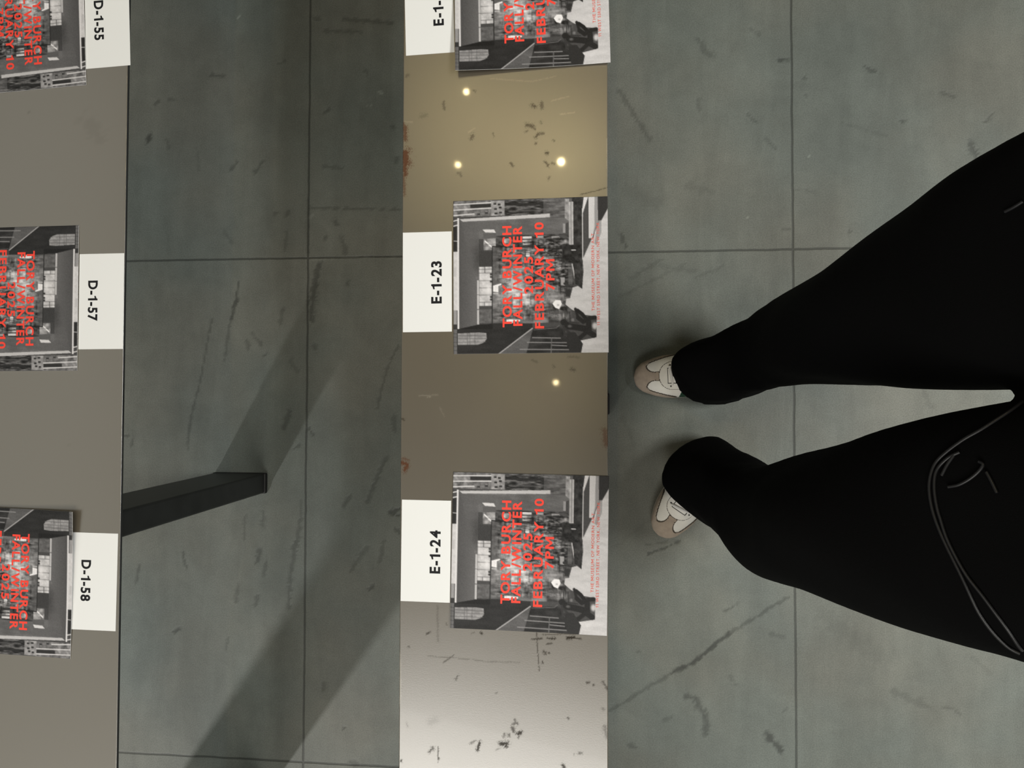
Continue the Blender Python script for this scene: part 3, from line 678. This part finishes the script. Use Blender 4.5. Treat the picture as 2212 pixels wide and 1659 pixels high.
# body under the clothes: one skin mesh, pelvis first
def body_mesh():
    cr = [at(r[1], r[2], r[0]) for r in LEG_R]; cl = [at(r[1], r[2], r[0]) for r in LEG_L]
    pel = Vector((xh+.10, .003, .93))
    pts = [(pel, .11), (Vector((xh+.10, .003, .98)), .10), (Vector((xh+.10, .003, 1.03)), .09)]
    ed = [(0, 1), (1, 2)]
    for ch in (cr, cl):
        prev = 0
        for k, rr in ((8, .085), (6, .075), (5, .055), (3, .05), (2, .036), (1, .034)):
            pts.append((ch[k], rr)); ed.append((prev, len(pts)-1)); prev = len(pts)-1
    me = bpy.data.meshes.new('person'); me.from_pydata([p for p, r in pts], ed, []); me.update()
    o = bpy.data.objects.new('person', me); COL.objects.link(o)
    md = o.modifiers.new('skin', 'SKIN'); md.use_smooth_shade = True
    for i, (p, r) in enumerate(pts): me.skin_vertices[0].data[i].radius = (r*.75, r*.75)
    me.skin_vertices[0].data[0].use_root = True
    sd = o.modifiers.new('subdivision', 'SUBSURF'); sd.levels = 1; sd.render_levels = 1
    dg = bpy.context.evaluated_depsgraph_get()
    me2 = bpy.data.meshes.new_from_object(o.evaluated_get(dg)); bpy.data.objects.remove(o)
    return me2
person = obj('person', body_mesh(), M['skin'], smooth=True)
tag(person, 'person in black trousers and white sneakers standing on the slate floor, facing the bench', 'person')

tr = obj('trousers', bm, M['cloth'], person)
rm = tr.modifiers.new('remesh', 'REMESH'); rm.mode = 'VOXEL'; rm.voxel_size = .007; rm.use_smooth_shade = True
sm = tr.modifiers.new('smooth', 'SMOOTH'); sm.iterations = 6; sm.factor = .5
dg = bpy.context.evaluated_depsgraph_get()
me2 = bpy.data.meshes.new_from_object(tr.evaluated_get(dg)); tr.modifiers.clear(); tr.data = me2
if not me2.materials: me2.materials.append(M['cloth'])
me2.polygons.foreach_set('use_smooth', [True]*len(me2.polygons))
for v in me2.vertices:
    if v.co.z < .003: v.co.z = .003
bvh = BVHTree.FromPolygons([v.co.copy() for v in me2.vertices], [tuple(p.vertices) for p in me2.polygons])

def tube(name, pts, r, mt, parent):
    cu = bpy.data.curves.new(name, 'CURVE'); cu.dimensions = '3D'; cu.bevel_depth = r; cu.bevel_resolution = 3; cu.resolution_u = 5; cu.use_fill_caps = True
    sp = cu.splines.new('NURBS'); sp.points.add(len(pts)-1); sp.use_endpoint_u = True; sp.order_u = 4
    for q, p in zip(sp.points, pts): q.co = (*p, 1)
    o = bpy.data.objects.new(name, cu); COL.objects.link(o)
    dg = bpy.context.evaluated_depsgraph_get(); me = bpy.data.meshes.new_from_object(o.evaluated_get(dg))
    bpy.data.objects.remove(o); bpy.data.curves.remove(cu)
    if not me.materials: me.materials.append(mt)
    else: me.materials[0] = mt
    o = bpy.data.objects.new(name, me); COL.objects.link(o); o.parent = parent
    me.polygons.foreach_set('use_smooth', [True]*len(me.polygons))
    return o
def on_cloth(pix, off=.0025):
    out = []
    for (a, b) in pix:
        d = ray(a, b).normalized(); hit, nrm, i, dist = bvh.ray_cast(C0, d)
        if hit is None: continue
        out.append(hit + nrm*off)
    return out
def fine(pts, k=5):
    return [tuple(p) for p in densify([tuple(q) for q in pts], k)]
cords = [[(2210,872),(2185,890),(2150,912),(2118,932),(2085,950),(2050,975),(2022,1002),(2010,1040),(2012,1080),(2022,1120),(2040,1165),(2062,1210),(2082,1250),(2098,1285),(2118,1325),(2148,1365),(2180,1395),(2205,1408)],
         [(2075,978),(2050,990),(2026,1015),(2020,1050),(2026,1095),(2034,1122),(2046,1160),(2068,1205),(2092,1245),(2120,1280),(2150,1320),(2180,1360),(2200,1390),(2210,1402)],
         [(2062,985),(2048,1005),(2036,1028)], [(2050,1052),(2072,1048),(2095,1036),(2115,1020),(2126,1004),(2116,998)], [(2133,1020),(2145,1042),(2156,1065)]]
for k, pix in enumerate(cords):
    pp = on_cloth(fine(pix, 3), .002)
    if len(pp) > 3:
        o = tube('drawstring', pp, .0016, M['cord'], person)
pp = on_cloth(fine([(2172,458),(2190,449),(2211,436)], 4), .001)
if len(pp) > 3: tube('pocket_piping', pp, .0016, M['cord'], person)

# ------------------------------------------------------------------ sneakers
SS = [0, .1, .35, .76, 1.6, 2.5, 4.15, 5.86, 7.55, 9.5, 11.5, 14, 17.5, 19.5, 21.5, 22.2, 22.5]
HW = [.15, .75, 1.53, 2.08, 2.8, 3.2, 3.78, 4.15, 4.28, 4.35, 4.1, 3.6, 3.5, 3.3, 2.4, 1.2, .2]
HS = [0, .5, 1.5, 3, 5, 8, 11, 13, 16, 18, 21, 22.5]
HT = [2.3, 2.9, 3.6, 4.3, 4.9, 6.0, 7.2, 8.0, 7.4, 6.8, 6.6, 6.0]
def shoe(toe, heading, parent, side):
    s_ = np.concatenate([np.linspace(0, 1, 14)[:-1]**2*1.6, np.arange(1.6, 12, .11), np.linspace(12, 22.5, 24)])
    nph = 96
    ph = np.linspace(0, math.pi, nph)
    hw = np.interp(s_, SS, HW); ht = np.interp(s_, HS, HT)
    V = np.zeros((len(s_), nph, 3))
    for j, p in enumerate(ph):
        V[:, j, 0] = -s_; V[:, j, 1] = hw*np.cos(p); V[:, j, 2] = 1.9 + (ht-1.9)*np.sin(p)**.75
    V *= .01
    idx = np.arange(len(s_)*nph).reshape(len(s_), nph)
    # outward normals
    du = np.gradient(V, axis=0); dv = np.gradient(V, axis=1); nn = np.cross(dv, du); nn /= np.linalg.norm(nn, axis=-1, keepdims=True)+1e-12
    nn *= np.sign((nn[..., 2:3]*1 + 1e-6))
    sc = (s_[:-1]+s_[1:])/2
    Wc = (V[:-1, :-1, 1]+V[1:, 1:, 1])/2*100; Sc = np.repeat(sc[:, None], nph-1, 1); aw = np.abs(Wc)
    wout = np.interp(Sc, [2.4, 3, 4, 5, 6, 7, 8, 9.5, 27], [2.2, 2.75, 3.15, 3.45, 3.75, 3.98, 4.18, 5, 6])
    # signed margins (cm): positive inside
    lobe = np.where(Sc < 4.1, (1 - np.sqrt(((Sc-4.1)/1.75)**2 + ((aw-2.0)/1.2)**2))*1.1, np.minimum(aw-.85, wout-aw))
    lobe = np.minimum(np.where(Sc < 4.1, lobe, lobe), wout-aw+.0)
    eye = np.where(Sc < 7.3, (1 - np.sqrt(((Sc-7.3)/2.6)**2 + (aw/2.75)**2))*2.5, 2.75-aw)
    tong = np.where(Sc > 6.35, 1.55 + .0*Sc - aw, -1.0); tong = np.minimum(tong, (Sc-6.35))
    quart = Sc - (8.6 + .35*(4.2-aw))                        # dark quarter behind the eyestay at the sides
    suede = np.maximum(lobe, eye); suede = -suede
    suede = np.where(Sc > 11, -1, suede)
    def sub(name, maskf, off, mt, par, thick=True):
        n = np.zeros((len(s_), nph), bool)
        ii, jj = np.nonzero(maskf)
        if not len(ii): return None
        for a, b in ((0, 0), (1, 0), (1, 1), (0, 1)): n[ii+a, jj+b] = True
        remap = -np.ones(len(s_)*nph, int); use = np.nonzero(n.ravel())[0]; remap[use] = np.arange(len(use))
        pos = (V + nn*off).reshape(-1, 3)[use]
        fs = [tuple(remap[[idx[i, j], idx[i, j+1], idx[i+1, j+1], idx[i+1, j]]]) for i, j in zip(ii, jj)]
        me = pydata(name, pos, fs)
        o = obj(name, me, mt, par, smooth=True)
        return o
    full = np.ones_like(Sc, bool)
    up = sub('shoe', full, 0.0, M['leather'], parent)
    up.data.materials.append(M['seam']); up.data.materials.append(M['green'])
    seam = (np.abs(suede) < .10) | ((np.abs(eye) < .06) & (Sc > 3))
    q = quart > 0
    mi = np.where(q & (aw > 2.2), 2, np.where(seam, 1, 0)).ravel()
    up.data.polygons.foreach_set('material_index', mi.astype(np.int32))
    up.matrix_basis = Matrix.Translation(toe) @ Matrix.Rotation(heading, 4, 'Z')
    if side: up['label'] = side
    sub('toe_overlay', suede > .07, .0011, M['suede'], up)
    sub('eyestay', (eye > .07) & (tong < 0) & (Sc < 13), .0009, M['leather'], up)
    sub('tongue', (tong > .12) & (Sc < 15), -.0012, M['lace'], up)
    gap = sub('eyestay_gap', (tong > -.02) & (tong <= .14) & (Sc < 13), .0002, M['dark'], up)
    # laces across the tongue
    for k, s0 in enumerate((7.0, 8.6, 10.2)):
        pts = []
        for w in np.linspace(-1.9, 1.9, 9):
            h_ = np.interp(s0, HS, HT); hw0 = np.interp(s0, SS, HW)
            z = 1.9 + (h_-1.9)*(max(0, 1-(w/hw0)**2))**.375
            pts.append(Vector((-(s0+.15*w), w, z+.13))*.01)
        tube('lace', pts, .0023, M['lace'], up)
    for sx in (-1, 1):
        for s0 in (6.9,):
            bm_ = bmesh.new(); bmesh.ops.create_circle(bm_, cap_ends=True, radius=.0016, segments=14)
            h_ = np.interp(s0, HS, HT); hw0 = np.interp(s0, SS, HW); w = 2.1
            z = 1.9 + (h_-1.9)*(1-(w/hw0)**2)**.375
            for v in bm_.verts: v.co = Vector((-s0*.01 + v.co.x, sx*w*.01 + v.co.y, z*.01 + .0016 - sx*v.co.y*.35))
            obj('eyelet', bm_, M['dark'], up)
    # rubber sole
    bm_ = bmesh.new(); n = len(s_)
    out = [(-s_[i]*.01, (hw[i]+.02)*.01) for i in range(n)] + [(-s_[i]*.01, -(hw[i]+.02)*.01) for i in range(n-1, -1, -1)]
    ring = []
    for z, k in ((0, .985), (.003, 1.0), (.019, 1.0), (.021, .985)):
        ring.append([bm_.verts.new((-.11 + (x+.11)*k, y*k, z)) for x, y in out])
    for a, b in zip(ring[:-1], ring[1:]):
        for i in range(len(a)): bm_.faces.new((a[i], a[(i+1) % len(a)], b[(i+1) % len(a)], b[i]))
    bm_.faces.new(ring[0][::-1]); bm_.faces.new(ring[-1])
    bmesh.ops.recalc_face_normals(bm_, faces=bm_.faces)
    obj('sole', bm_, M['sole'], up, smooth=False)
    return up
tR = at(1371, 815, .03); tL = at(1424, 1157, .03)
shoe(Vector((tR.x, tR.y, 0)), FOOT_R, person, 'white sneaker pointing straight at the bench')
shoe(Vector((tL.x, tL.y, 0)), FOOT_L, person, 'white sneaker turned outwards')
